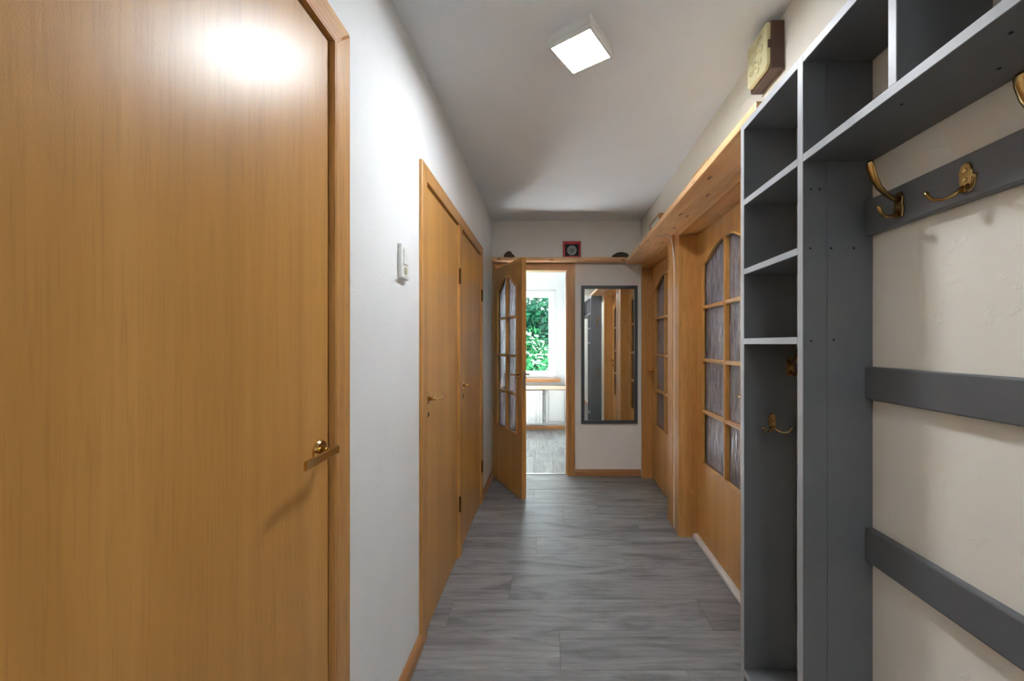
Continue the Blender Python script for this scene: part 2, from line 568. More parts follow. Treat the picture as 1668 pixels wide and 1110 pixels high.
# ---- kitchen beyond the open door
KX0, KX1, KY = -2.30, 1.10, 5.92
WX0, WX1, WZ0, WZ1 = -1.05, 0.115, 0.765, 2.105
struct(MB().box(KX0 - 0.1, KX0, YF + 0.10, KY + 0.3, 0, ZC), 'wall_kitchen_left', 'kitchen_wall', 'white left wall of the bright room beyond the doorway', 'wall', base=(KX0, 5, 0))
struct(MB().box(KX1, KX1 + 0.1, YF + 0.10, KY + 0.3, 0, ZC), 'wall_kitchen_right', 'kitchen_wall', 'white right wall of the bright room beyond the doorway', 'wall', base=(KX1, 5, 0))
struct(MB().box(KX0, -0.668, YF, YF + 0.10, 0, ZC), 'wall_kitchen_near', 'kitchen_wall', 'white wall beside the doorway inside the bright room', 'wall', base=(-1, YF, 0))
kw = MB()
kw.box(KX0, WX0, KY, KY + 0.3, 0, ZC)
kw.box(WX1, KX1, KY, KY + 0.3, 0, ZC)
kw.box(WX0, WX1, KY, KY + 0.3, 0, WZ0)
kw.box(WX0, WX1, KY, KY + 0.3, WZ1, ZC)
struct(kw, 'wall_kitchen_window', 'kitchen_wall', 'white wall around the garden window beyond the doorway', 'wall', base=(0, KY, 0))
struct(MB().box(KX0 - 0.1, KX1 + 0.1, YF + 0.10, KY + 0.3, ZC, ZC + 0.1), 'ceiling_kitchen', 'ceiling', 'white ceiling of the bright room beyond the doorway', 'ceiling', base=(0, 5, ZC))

# ---- window in the kitchen
w1 = thing('window_1', (-0.47, KY + 0.03, WZ0), 'white double casement window looking onto green trees', 'window', kind='structure')
f = MB()
fy0, fy1 = KY + 0.03, KY + 0.10
f.box(WX0, WX0 + 0.035, fy0, fy1, WZ0, WZ1, 0.003); f.box(WX1 - 0.035, WX1, fy0, fy1, WZ0, WZ1, 0.003)
f.box(WX0 + 0.035, WX1 - 0.035, fy0, fy1, WZ0, WZ0 + 0.035, 0.003); f.box(WX0 + 0.035, WX1 - 0.035, fy0, fy1, WZ1 - 0.035, WZ1, 0.003)
mid = (WX0 + WX1) / 2
f.box(mid - 0.02, mid + 0.02, fy0, fy1, WZ0 + 0.035, WZ1 - 0.035, 0.003)
f.build('window_frame', 'upvc', w1)
for a, b in ((WX0 + 0.025, mid - 0.012), (mid + 0.012, WX1 - 0.025)):
    s = MB()
    y0, y1, z0, z1, t = KY + 0.012, KY + 0.085, WZ0 + 0.025, WZ1 - 0.025, 0.082
    s.box(a, a + t, y0, y1, z0, z1, 0.006); s.box(b - t, b, y0, y1, z0, z1, 0.006)
    s.box(a + t, b - t, y0, y1, z0, z0 + t, 0.006); s.box(a + t, b - t, y0, y1, z1 - t, z1, 0.006)
    so = s.build('sash', 'upvc', w1)
    MB().box(a + t - 0.005, b - t + 0.005, KY + 0.045, KY + 0.051, z0 + t - 0.005, z1 - t + 0.005).build('pane', 'glass', so)
    hx = a + 0.045 if a > mid else b - 0.045
    hd = MB().box(hx - 0.012, hx + 0.012, KY - 0.002, KY + 0.012, 1.36, 1.43, 0.003).box(hx - 0.009, hx + 0.009, KY - 0.03, KY - 0.012, 1.30, 1.415, 0.004).box(hx - 0.008, hx + 0.008, KY - 0.02, KY, 1.385, 1.41)
    hd.build('window_handle', 'white_plastic', so)

# ================================================================== DOOR FRAMES AND DOORS
def casing_set(root, face0, face1, y0, y1, zin, wd, mat_v='oak_z', mat_h='oak_y', axis='x', sides=(1, 1), wide=(None, None), htop=None):
    """mitred casing pieces around an opening y0..y1 (inner edges), zin head height"""
    wa = wide[0] or wd
    wb = wide[1] or wd
    ht = htop or zin + wd
    g = 0.0008
    rv = 0.003                                  # the lining stands proud of the casing's inner edge
    y0, y1, zin, wa, wb = y0 - rv, y1 + rv, zin + rv, wa - rv, wb - rv
    if sides[0]:
        MB().prism([(y0, 0), (y0, zin), (y0 - wa, ht - g), (y0 - wa, 0)], axis, face0, face1, 0.003).build('casing', mat_v, root)
    if sides[1]:
        MB().prism([(y1, 0), (y1, zin), (y1 + wb, ht - g), (y1 + wb, 0)], axis, face0, face1, 0.003).build('casing', mat_v, root)
    MB().prism([(y0, zin + g), (y1, zin + g), (y1 + wb, ht), (y0 - wa, ht)], axis, face0, face1, 0.003).build('head_casing', mat_h, root)

def lever(root, at, out, along, mat='brass', length=0.12, reach=0.045, flat=True, label=None, keyhole=None):
    """round rose, neck and lever; out = unit vector off the leaf, along = unit vector of the lever"""
    a, o, l = Vector(at), Vector(out), Vector(along)
    hb = MB().lathe([(0.0, 0.0), (0.0255, 0.0), (0.0255, 0.005), (0.022, 0.009), (0.012, 0.010), (0.0, 0.010)], a, o)
    h = hb.build('handle', mat, root, label=label)
    nb = MB().sweep([a + o * 0.008, a + o * (reach * 0.6), a + o * reach], [0.0085, 0.0075, 0.0085], n=14)
    nb.build('neck', mat, h)
    pts, rad = [], []
    for i in range(11):
        t = i / 10
        pts.append(a + o * (reach + 0.002 - 0.012 * (1 - math.cos(t * 1.9)) * 0.5 + 0.012 * t * t) + l * (-0.012 + (length + 0.012) * t))
        rad.append((0.0100, 0.0034) if flat else (0.0085 - 0.0015 * t, 0.0070))
    lb = MB().sweep(pts, rad, side=(0, 0, 1), n=12, rect=flat)
    lb.build('lever', mat, h)
    if keyhole:
        kb = MB().lathe([(0.0, 0.0), (0.021, 0.0), (0.021, 0.004), (0.018, 0.007), (0.0, 0.007)], a - Vector((0, 0, keyhole)), o)
        k = kb.build('escutcheon', mat, root)
        c = a - Vector((0, 0, keyhole)) + o * 0.0075
        s = o.cross(Vector((0, 0, 1)))
        MB().lathe([(0.0, -0.001), (0.0055, -0.001), (0.0055, 0.0006), (0.0, 0.0006)], c + Vector((0, 0, 0.004)), o, 10).sweep([c + Vector((0, 0, 0.002)), c - Vector((0, 0, 0.012))], 0.0028, n=6).build('keyhole', 'screw_dark', k)

def barrel_hinge(root, c, ln=0.085, r=0.0065, mat='hinge'):
    x, y, z = c
    hb = MB().lathe([(r * 0.5, -ln / 2 - 0.006), (r, -ln / 2), (r, -0.001), (r * 0.7, -0.001), (r * 0.7, 0.001), (r, 0.001), (r, ln / 2), (r * 0.5, ln / 2 + 0.006)], c, (0, 0, 1), 12)
    hb.build('hinge', mat, root)

# ---- near left door
CF = -0.533
LF = -0.547
t1 = thing('trim_1', (XL, 1.0, 0), 'oak door frame around the large near door on the left', 'door frame', kind='structure')
casing_set(t1, XL - 0.002, CF, 0.175, 0.985, 2.052, 0.074)
MB().box(-0.665, CF - 0.001, 0.985, 1.0175, 0, 2.084).build('jamb', 'oak_z', t1)
MB().box(-0.665, CF - 0.001, 0.1405, 0.175, 0, 2.084).build('jamb', 'oak_z', t1)
MB().box(-0.665, CF - 0.001, 0.175, 0.985, 2.053, 2.084).build('head_jamb', 'oak_y', t1)
st = MB().box(-0.64, LF - 0.041, 0.965, 0.985, 0, 2.053).box(-0.64, LF - 0.041, 0.175, 0.195, 0, 2.053).box(-0.64, LF - 0.041, 0.195, 0.965, 2.035, 2.053)
st.build('door_stop', 'oak_z', t1)
d1 = thing('door_1', (LF, 0.58, 0), 'large plain beech veneer door with flat brass lever nearest the camera', 'door', kind='structure')
MB().box(LF - 0.04, LF, 0.180, 0.9765, 0.006, 2.047, 0.0015).build('leaf', 'veneer_z', d1)
lever(d1, (LF, 0.936, 1.040), (1, 0, 0), (0, -1, 0), length=0.122, reach=0.038)

# ---- pair of left doors in one frame
t2 = thing('trim_2', (XL, 2.4, 0), 'shared beech door frame around the two plain doors on the left', 'door frame', kind='structure')
casing_set(t2, XL - 0.002, CF, 1.736, 3.150, 2.010, 0.07)
MB().box(-0.665, CF - 0.001, 1.7005, 1.736, 0, 2.044).build('jamb', 'oak_z', t2)
MB().box(-0.665, CF - 0.001, 3.150, 3.1875, 0, 2.044).build('jamb', 'oak_z', t2)
MB().box(-0.665, CF - 0.001, 1.736, 3.150, 2.011, 2.044).build('head_jamb', 'oak_y', t2)
MB().box(-0.665, CF + 0.002, 2.362, 2.442, 0, 2.010, 0.002).build('mullion', 'oak_z', t2)
st = MB()
for a, b in ((1.736, 2.362), (2.442, 3.150)):
    st.box(-0.64, LF - 0.041, a, a + 0.02, 0, 2.01).box(-0.64, LF - 0.041, b - 0.02, b, 0, 2.01).box(-0.64, LF - 0.041, a + 0.02, b - 0.02, 1.99, 2.01)
st.build('door_stop', 'oak_z', t2)
d2 = thing('door_2', (LF, 2.05, 0), 'plain beech veneer door closest to the light switch, nearer of the pair', 'door', kind='structure')
MB().box(LF - 0.04, LF, 1.740, 2.358, 0.006, 2.004, 0.0015).build('leaf', 'veneer_z', d2)
lever(d2, (LF, 1.773, 1.046), (1, 0, 0), (0, 1, 0), length=0.105, reach=0.045, flat=False, keyhole=0.068)
for z in (1.70, 0.33): barrel_hinge(d2, (CF + 0.004, 2.358, z))
d3 = thing('door_3', (LF, 2.8, 0), 'narrow-looking plain beech veneer door, farther of the pair on the left', 'door', kind='structure')
MB().box(LF - 0.04, LF, 2.446, 3.146, 0.006, 2.004, 0.0015).build('leaf', 'veneer_z', d3)
lever(d3, (LF, 2.486, 1.03), (1, 0, 0), (0, 1, 0), length=0.105, reach=0.045, flat=False, keyhole=0.068)
for z in (1.68, 0.31): barrel_hinge(d3, (CF + 0.004, 3.146, z))

# ---- glazed door leaf: local frame  s along width 0..W, n thickness 0..T (face at 0 is the front), z up
def glazed_leaf(root, Wd, T, z0, z1, tr, stile=0.10, zb=0.525, bars=(0.862, 1.190, 1.525), zs=1.80, zp=1.905, mat='veneer_z'):
    """tr(s, n, z) -> frame coordinates"""
    NS = 28
    mw = 0.022
    s0, s1 = stile, Wd - stile
    def top(s):
        t = min(s - s0, s1 - s) / ((s1 - s0) / 2)
        t = max(0.0, min(1.0, (t - 0.06) / 0.80))
        return zs + (zp - zs) * (t * t * (3 - 2 * t))
    def slab(quads, n0, n1, bm):
        for q in quads:
            a = [bm.verts.new(tr(s, n0, z)) for s, z in q]
            b = [bm.verts.new(tr(s, n1, z)) for s, z in q]
            k = len(q)
            bm.faces.new(a); bm.faces.new(b[::-1])
            for i in range(k):
                bm.faces.new((a[i], a[(i + 1) % k], b[(i + 1) % k], b[i]))
    # the leaf itself: outline with an arched hole, bridged ring
    bm = bmesh.new()
    hole = [(s0, zb), (s1, zb)]
    xs = [s1 - (s1 - s0) * i / NS for i in range(NS + 1)]
    hole += [(s, top(s)) for s in xs]
    def ring_faces(n, flip):
        fs = []
        fs.append([(0, z0), (Wd, z0), (Wd, zb), (s1, zb), (s0, zb), (0, zb)])
        fs.append([(0, zb), (s0, zb), (s0, zs), (0, zs)])
        fs.append([(s1, zb), (Wd, zb), (Wd, zs), (s1, zs)])
        cols = [0] + xs[::-1] + [Wd]
        for a, b in zip(cols[:-1], cols[1:]):
            ta = top(a) if s0 <= a <= s1 else zs
            tb = top(b) if s0 <= b <= s1 else zs
            fs.append([(a, ta), (b, tb), (b, z1), (a, z1)])
        for q in fs:
            v = [bm.verts.new(tr(s, n, z)) for s, z in q]
            bm.faces.new(v[::-1] if flip else v)
    ring_faces(0, False)
    ring_faces(T, True)
    for loop in ([(0, z0), (Wd, z0), (Wd, z1), (0, z1)], hole):
        for i in range(len(loop)):
            a, b = loop[i], loop[(i + 1) % len(loop)]
            bm.faces.new([bm.verts.new(tr(a[0], 0, a[1])), bm.verts.new(tr(b[0], 0, b[1])), bm.verts.new(tr(b[0], T, b[1])), bm.verts.new(tr(a[0], T, a[1]))])
    bmesh.ops.remove_doubles(bm, verts=bm.verts[:], dist=1e-5)
    bmesh.ops.recalc_face_normals(bm, faces=bm.faces[:])
    m = MB(); m.bm.free(); m.bm = bm
    m.build('leaf', mat, root)
    # raised beads on both faces
    bw = 0.014
    for n0, n1 in ((-0.006, 0.010), (T - 0.010, T + 0.006)):
        m = MB()
        inner = []
        for s, z in hole:
            inner.append((min(max(s, s0 + bw), s1 - bw), max(z, zb + bw) if z < zb + bw else z - bw))
        k = len(hole)
        quads = [[hole[i], hole[(i + 1) % k], inner[(i + 1) % k], inner[i]] for i in range(k)]
        slab(quads, n0, n1, m.bm)
        bmesh.ops.recalc_face_normals(m.bm, faces=m.bm.faces[:])
        m.build('glazing_bead', mat, root)
    # muntins
    sm = (s0 + s1) / 2
    m = MB()
    slab([[(sm - mw / 2, zb + bw), (sm + mw / 2, zb + bw), (sm + mw / 2, zp - bw), (sm - mw / 2, zp - bw)]], 0.0, T, m.bm)
    slab([[(sm - mw / 4, zb + bw), (sm + mw / 4, zb + bw), (sm + mw / 4, zp - bw), (sm - mw / 4, zp - bw)]], -0.005, T + 0.005, m.bm)
    bmesh.ops.recalc_face_normals(m.bm, faces=m.bm.faces[:])
    m.build('muntin', mat, root)
    for zz in bars:
        for a, b in ((s0 + bw, sm - mw / 2), (sm + mw / 2, s1 - bw)):
            m = MB()
            slab([[(a, zz - mw / 2), (b, zz - mw / 2), (b, zz + mw / 2), (a, zz + mw / 2)]], 0.0, T, m.bm)
            slab([[(a, zz - mw / 4), (b, zz - mw / 4), (b, zz + mw / 4), (a, zz + mw / 4)]], -0.005, T + 0.005, m.bm)
            bmesh.ops.recalc_face_normals(m.bm, faces=m.bm.faces[:])
            m.build('muntin', mat, root)
    # panes, one by one
    lv = [zb] + list(bars)
    for j, za in enumerate(lv):
        for a, b in ((s0 + 0.003, sm - 0.002), (sm + 0.002, s1 - 0.003)):
            m = MB()
            if j < len(lv) - 1:
                q = [(a, za + 0.002), (b, za + 0.002), (b, lv[j + 1] - 0.002), (a, lv[j + 1] - 0.002)]
            else:
                q = [(a, za + 0.002), (b, za + 0.002)] + [(b + (a - b) * i / 12, top(b + (a - b) * i / 12) - 0.004) for i in range(13)]
            slab([q], T / 2 - 0.002, T / 2 + 0.002, m.bm)
            bmesh.ops.recalc_face_normals(m.bm, faces=m.bm.faces[:])
            m.build('pane', 'pane', root)

# ---- open door at the end of the hall
t3 = thing('trim_3', (-0.15, YF, 0), 'oak door frame around the open doorway in the end wall', 'door frame', kind='structure')
casing_set(t3, YF + 0.002, YF - 0.014, DX0, DX1, DZ, 0.07, 'oak_z', 'oak_x', axis='y', wide=(0.052, 0.075))
MB().box(DX0 - 0.024, DX0, YF - 0.012, YF + 0.10, 0, DZ).build('jamb', 'oak_z', t3)
MB().box(DX1, DX1 + 0.024, YF - 0.012, YF + 0.10, 0, DZ).build('jamb', 'oak_z', t3)
MB().box(DX0, DX1, YF - 0.012, YF + 0.10, DZ, DZ + 0.019).build('head_jamb', 'oak_x', t3)
MB().box(DX1 - 0.012, DX1, YF + 0.03, YF + 0.10, 0, DZ).build('door_stop', 'oak_z', t3)
MB().box(DX0, DX1 - 0.012, YF + 0.02, YF + 0.055, 0.0, 0.006, 0.002).build('threshold', 'steel', t3)
ang = math.radians(-61.5)
dirv = Vector((math.cos(ang), math.sin(ang), 0))
nin = Vector((-math.sin(ang), math.cos(ang), 0))          # from hall face into the thickness
H4 = Vector((DX0 - 0.006, YF - 0.022, 0)) - nin * 0.038
d4 = thing('door_4', (H4.x, H4.y, 0), 'beech door with arched eight-pane glazing standing open at the hallway end', 'door', kind='structure')
glazed_leaf(d4, 0.665, 0.038, 0.008, 2.008, lambda s, n, z: (H4.x + dirv.x * s + nin.x * n, H4.y + dirv.y * s + nin.y * n, z), stile=0.10)
hp = H4 + dirv * 0.612
lever(d4, (hp.x, hp.y, 1.035), -nin, -dirv, length=0.11, reach=0.045, flat=False)
hp2 = hp + nin * 0.038
lever(d4, (hp2.x, hp2.y, 1.035), nin, -dirv, mat='steel', length=0.11, reach=0.045, flat=False)
ep = H4 + dirv * 0.6655 + nin * 0.019
lp = MB()
lp.prism([(ep.x - nin.x * 0.009, ep.y - nin.y * 0.009), (ep.x + nin.x * 0.009, ep.y + nin.y * 0.009), (ep.x + nin.x * 0.009 + dirv.x * 0.002, ep.y + nin.y * 0.009 + dirv.y * 0.002), (ep.x - nin.x * 0.009 + dirv.x * 0.002, ep.y - nin.y * 0.009 + dirv.y * 0.002)], 'z', 0.92, 1.07)
lp.build('lock_plate', 'steel', d4)
for z in (1.66, 0.33): barrel_hinge(d4, (H4.x + 0.002, H4.y - 0.004, z), 0.075, 0.006, 'brass')

# ---- glazed doors on the right
CR = 0.845
def right_frame(name, D, label, leafx, wa, wb):
    t = thing(name, (XR, (D[0] + D[1]) / 2, 0), label, 'door frame', kind='structure', frame='R')
    casing_set(t, XR + 0.002, CR, D[0], D[1], D[2], 0.05, wide=(wa, wb), htop=D[2] + 0.045)
    MB().box(CR + 0.001, XR + WT - 0.002, D[0] - 0.0295, D[0], 0, D[2] + 0.0).build('jamb', 'oak_z', t)
    MB().box(CR + 0.001, XR + WT - 0.002, D[1], D[1] + 0.0295, 0, D[2] + 0.0).build('jamb', 'oak_z', t)
    MB().box(CR + 0.001, XR + WT - 0.002, D[0] - 0.0295, D[1] + 0.0295, D[2], D[2] + 0.0295).build('head_jamb', 'oak_y', t)
    st = MB()
    x0, x1 = leafx + 0.041, XR + WT - 0.004
    if x1 - x0 < 0.006: x1 = x0 + 0.012
    st.box(x0, x1, D[0], D[0] + 0.02, 0, D[2]).box(x0, x1, D[1] - 0.02, D[1], 0, D[2]).box(x0, x1, D[0] + 0.02, D[1] - 0.02, D[2] - 0.02, D[2])
    st.build('door_stop', 'oak_z', t)
    return t
L5, L6 = 0.965, 0.945
t4 = right_frame('trim_4', D5, 'oak door frame of the glazed door beside the grey shelf tower', L5, 0.09, 0.095)
MB().box(L5 - 0.028, L5 + 0.05, D5[0], D5[1], 0.0, 0.028, 0.006).build('threshold', 'threshold', t4)
for z in (1.30, 0.30):
    MB().lathe([(0.0, 0.0), (0.011, 0.0), (0.010, 0.002), (0.0, 0.003)], (0.935, D5[1], z), (0, -1, 0), 14).build('screw_cap', 'oak_z', t4)
t5 = right_frame('trim_5', D6, 'oak door frame of the glazed door in the far right corner', L6, 0.13, 0.04)
d5 = thing('door_5', (L5, 2.2, 0), 'closed beech door with arched textured panes next to the grey shelf tower', 'door', kind='structure', frame='R')
glazed_leaf(d5, D5[1] - D5[0] - 0.008, 0.04, 0.031, 2.014, lambda s, n, z: (L5 + n, D5[1] - 0.004 - s, z), stile=0.098, zs=1.815)
lever(d5, (L5, D5[0] + 0.055, 1.04), (-1, 0, 0), (0, 1, 0), length=0.11, reach=0.045, flat=False, keyhole=0.07)
d6 = thing('door_6', (L6, 3.35, 0), 'closed beech door with textured panes in the far right corner by the mirror', 'door', kind='structure', frame='R')
glazed_leaf(d6, D6[1] - D6[0] - 0.008, 0.04, 0.008, 2.014, lambda s, n, z: (L6 + n, D6[1] - 0.004 - s, z), stile=0.098, zs=1.815)
lever(d6, (L6, D6[1] - 0.05, 1.03), (-1, 0, 0), (0, -1, 0), length=0.10, reach=0.045, flat=False)

# ---- baseboards
def bb_y(name, x, out, y0, y1, label, frame='W'):
    prof = [(x, 0.0), (x + out * 0.018, 0.0), (x + out * 0.018, 0.040), (x + out * 0.012, 0.056), (x + out * 0.004, 0.062), (x, 0.062)]
    return struct(MB().prism(prof, 'y', y0, y1), name, 'trim_y', label, 'baseboard', frame, (x, (y0 + y1) / 2, 0))
bb_y('baseboard_left', XL, 1, 1.061, 1.664, 'wooden baseboard between the near door and the paired doors')
bb_y('baseboard_left_far', XL, 1, 3.224, YF - 0.015, 'short wooden baseboard behind the open glazed door')
bb_y('baseboard_right', XR, -1, YB, 1.02, 'wooden baseboard below the grey coat rails', 'R')
prof = [(YF, 0.0), (YF - 0.018, 0.0), (YF - 0.018, 0.040), (YF - 0.012, 0.056), (YF - 0.004, 0.062), (YF, 0.062)]
struct(MB().prism(prof, 'x', DX1 + 0.077, 0.905), 'baseboard_far', 'trim_x', 'wooden baseboard under the mirror on the end wall', 'baseboard', base=(0.55, YF, 0))
prof = [(KY, 0.0), (KY - 0.018, 0.0), (KY - 0.018, 0.040), (KY - 0.012, 0.056), (KY - 0.004, 0.062), (KY, 0.062)]
struct(MB().prism(prof, 'x', KX0, KX1), 'baseboard_kitchen', 'trim_x', 'wooden baseboard below the radiator beyond the doorway', 'baseboard', base=(0, KY, 0))

# ================================================================== CEILING LAMP
LC = Vector((0.130, 1.561, ZC))
def ceiling_lamp(LC, hs, dp, rot, mat, label):
    lampr = thing('ceiling_lamp', LC, label, 'ceiling lamp')
    lampr.rotation_euler.z = math.radians(rot)
    def lbox(m, *a, **k):
        return m.box(LC.x + a[0], LC.x + a[1], LC.y + a[2], LC.y + a[3], ZC + a[4], ZC + a[5], **k)
    m = MB()
    lbox(m, -hs, hs, -hs, hs, -0.034, 0.0, bev=0.002)
    tt = 0.009
    lbox(m, -hs, -hs + tt, -hs, hs, -dp, -0.034); lbox(m, hs - tt, hs, -hs, hs, -dp, -0.034)
    lbox(m, -hs + tt, hs - tt, -hs, -hs + tt, -dp, -0.034); lbox(m, -hs + tt, hs - tt, hs - tt, hs, -dp, -0.034)
    m.build('housing', 'white_plastic', lampr)
    m = MB()
    lbox(m, -hs + tt, hs - tt, -hs + tt, hs - tt, -dp + 0.002, -0.0345)
    m.build('diffuser', mat, lampr)
ceiling_lamp(LC, 0.094, 0.05, -34, 'lamp', 'square white ceiling lamp with glowing panel, set askew above the hallway')
ceiling_lamp(Vector((0.13, -1.35, ZC)), 0.19, 0.05, 0, 'lamp_fill', 'unseen square fill lamp added to the ceiling behind the camera')  # invented lamp, out of view, added only to fill the hallway's shadows

# ================================================================== GREY SHELF UNIT ON THE RIGHT
XF = 0.680
TY0, TY1, TT = 1.048, 1.398, 0.0235
unit = thing('shelf_unit', (0.77, 1.22, 0), 'tall grey painted hallway shelf tower with cubbies and overhead compartments', 'shelf unit', frame='R')
XS = 0.742
def gbox(name, *a, bev=0.0015):
    return MB().box(*a, bev).build(name, 'grey', unit)
def edge(*a):
    return MB().box(XF - 0.0012, XF + 0.0003, *a).build('edge_band', 'edge', unit)
for ya, yb in ((TY0, TY0 + TT), (TY1 - TT, TY1)):
    edge(ya + 0.0008, yb - 0.0008, 0.0, 2.0565)
    if ya == TY0:
        gbox('side_board', XF, XS - 0.0003, ya, yb, 0.0, 2.057, bev=0.0006)
        gbox('side_board', XS + 0.0003, XR - 0.001, ya, yb, 0.0, 2.057, bev=0.0006)
    else:
        gbox('side_board', XF, XR - 0.001, ya, yb, 0.0, 2.057)
gbox('top_board', XF, XR - 0.001, TY0 + TT, TY1 - TT, 2.034, 2.057)
edge(TY0 + TT, TY1 - TT, 2.035, 2.0565)
for z0, z1 in ((1.772, 1.793), (1.533, 1.553), (1.293, 1.313), (0.148, 0.170)):
    gbox('shelf', XF, XR - 0.001, TY0 + TT, TY1 - TT, z0, z1)
    edge(TY0 + TT, TY1 - TT, z0 + 0.0008, z1 - 0.0008)
YE = 0.14
gbox('top_board', XF, XR - 0.001, YE, TY0 - 0.0005, 2.034, 2.057)
gbox('shelf', XF, XR - 0.001, YE, TY0 - 0.0005, 1.772, 1.793)
edge(YE, TY0 - 0.0005, 2.035, 2.0565)
edge(YE, TY0 - 0.0005, 1.7728, 1.7922)
for y in (0.763, 0.478, YE):
    edge(y + 0.0008, y + 0.0182, 1.793, 2.034)
    gbox('divider', XF, XR - 0.001, y, y + 0.019, 1.793, 2.034)
scr = MB().lathe([(0.0, 0.0), (0.0028, 0.0), (0.0028, 0.0008), (0.0, 0.0008)], (0, 0, 0), (0, -1, 0), 8).mesh('screw', 'screw_dark')
for x, z in ((0.70, 1.70), (0.722, 1.70), (0.698, 1.545), (0.752, 1.545), (0.81, 1.545), (0.70, 1.302), (0.758, 1.305), (0.70, 1.783), (0.735, 1.783)):
    part('screw', scr, unit, (x, TY0, z))
scd = MB().lathe([(0.0, 0.0), (0.003, 0.0), (0.003, 0.0008), (0.0, 0.0008)], (0, 0, 0), (0, 0, -1), 8).mesh('screw', 'screw_dark')
for x, y in ((0.72, 0.80), (0.80, 0.70), (0.80, 0.58), (0.73, 0.62)):
    part('screw', scd, unit, (x, y, 1.772))

# ---- hooks: local frame, out = -x, up = z, side = y
def hook_a_mesh():
    m = MB()
    m.prism([(-0.011, -0.030), (0.011, -0.030), (0.014, -0.012), (0.011, 0.004), (0.013, 0.018), (0.007, 0.030), (-0.007, 0.030), (-0.013, 0.018), (-0.011, 0.004), (-0.014, -0.012)], 'x', -0.005, 0.0, 0.0015)
    p, r_ = [], []
    ctrl = [(-0.003, 0.012, .0065, .0065), (-0.016, 0.016, .006, .006), (-0.032, 0.026, .0065, .005), (-0.048, 0.043, .0085, .005), (-0.060, 0.064, .011, .0048), (-0.067, 0.086, .0125, .0045), (-0.070, 0.100, .012, .004), (-0.0705, 0.104, .008, .003)]
    for x, z, a, b in ctrl:
        p.append((x, 0, z)); r_.append((a, b))
    m.sweep(p, r_, side=(0, 1, 0), n=12)
    ctrl = [(-0.003, -0.016, .005, .005), (-0.014, -0.023, .0042, .0042), (-0.028, -0.027, .004, .004), (-0.040, -0.023, .004, .0038), (-0.046, -0.012, .005, .0042), (-0.048, -0.004, .0055, .0045), (-0.048, -0.001, .003, .003)]
    m.sweep([(x, 0, z) for x, z, a, b in ctrl], [(a, b) for x, z, a, b in ctrl], side=(0, 1, 0), n=12)
    return m.mesh('hook', 'antique')
def hook_b_mesh():
    m = MB()
    m.prism([(-0.009, -0.028), (0.009, -0.028), (0.012, -0.008), (0.013, 0.012), (0.009, 0.026), (0.0, 0.030), (-0.009, 0.026), (-0.013, 0.012), (-0.012, -0.008)], 'x', -0.005, 0.0, 0.0015)
    for s in (-1, 1):
        pts = [(-0.003, s * 0.004, -0.016), (-0.012, s * 0.013, -0.028), (-0.022, s * 0.026, -0.033), (-0.030, s * 0.039, -0.029), (-0.034, s * 0.046, -0.018), (-0.035, s * 0.048, -0.010)]
        m.sweep(pts, [0.0045, 0.0038, 0.0034, 0.0034, 0.004, 0.0042], n=10)
    return m.mesh('hook', 'antique')
HA, HB = hook_a_mesh(), hook_b_mesh()
hsc = MB().lathe([(0.0, 0.0), (0.0042, 0.0), (0.0036, 0.0014), (0.0012, 0.0014), (0.0012, 0.0008), (0.0, 0.0008)], (0, 0, 0), (-1, 0, 0), 10).mesh('screw', 'brass')
def hook(parent, kind, loc, rotz=0.0):
    h = part('hook', HA if kind == 'a' else HB, parent, loc, rotz)
    for z in ((0.014, -0.004) if kind == 'b' else (-0.004,)):
        s = bpy.data.objects.new('screw', hsc)
        C.objects.link(s)
        s.parent = h
        s.location = (-0.005, 0, z)
    return h
RAILX = 0.838
def rail(z0, z1, label):
    t = thing('coat_rail', (XR, 0.6, z0), label, 'coat rail', frame='R')
    MB().box(RAILX, XR - 0.0005, 0.12, TY0 - 0.001, z0, z1, 0.004, 2).build('board', 'grey', t)
    return t
r1 = rail(1.576, 1.668, 'topmost grey wall rail carrying antique brass coat hooks')
for i, y in enumerate((0.942, 0.790, 0.640, 0.490, 0.340)):
    hook(r1, 'ab'[i % 2], (RAILX, y, 1.620))
rail(1.150, 1.235, 'bare grey wall rail in the middle, below the hook rail')
rail(0.728, 0.815, 'lowest of the three grey wall rails, without hooks')
# hooks inside the tower and on its far side
hook(unit, 'b', (0.775, TY1 - TT, 1.025), math.pi / 2)
hook(unit, 'a', (0.835, TY1 - TT, 1.215), math.pi / 2)
hook(unit, 'a', (0.79, TY1, 1.62), -math.pi / 2)
hook(unit, 'b', (0.79, TY1, 0.86), -math.pi / 2)

# ================================================================== PINE SHELVES
p1 = MB().box(0.690, XR - 0.0005, 1.315, YF - 0.022, 2.064, 2.098, 0.004, 2).build('wall_shelf', 'pine_y', base=(0.77, 2.6, 2.064), frame='R',
     label='long knotty pine plank shelf above the glazed doors on the right', cat='shelf')
p2 = MB().box(XL + 0.001, 0.745, YF - 0.122, YF - 0.0165, 2.084, 2.118, 0.006, 3).build('wall_shelf', 'pine_x', base=(0.1, YF - 0.06, 2.084),
     label='narrow pine ledge above the open doorway on the end wall', cat='shelf')

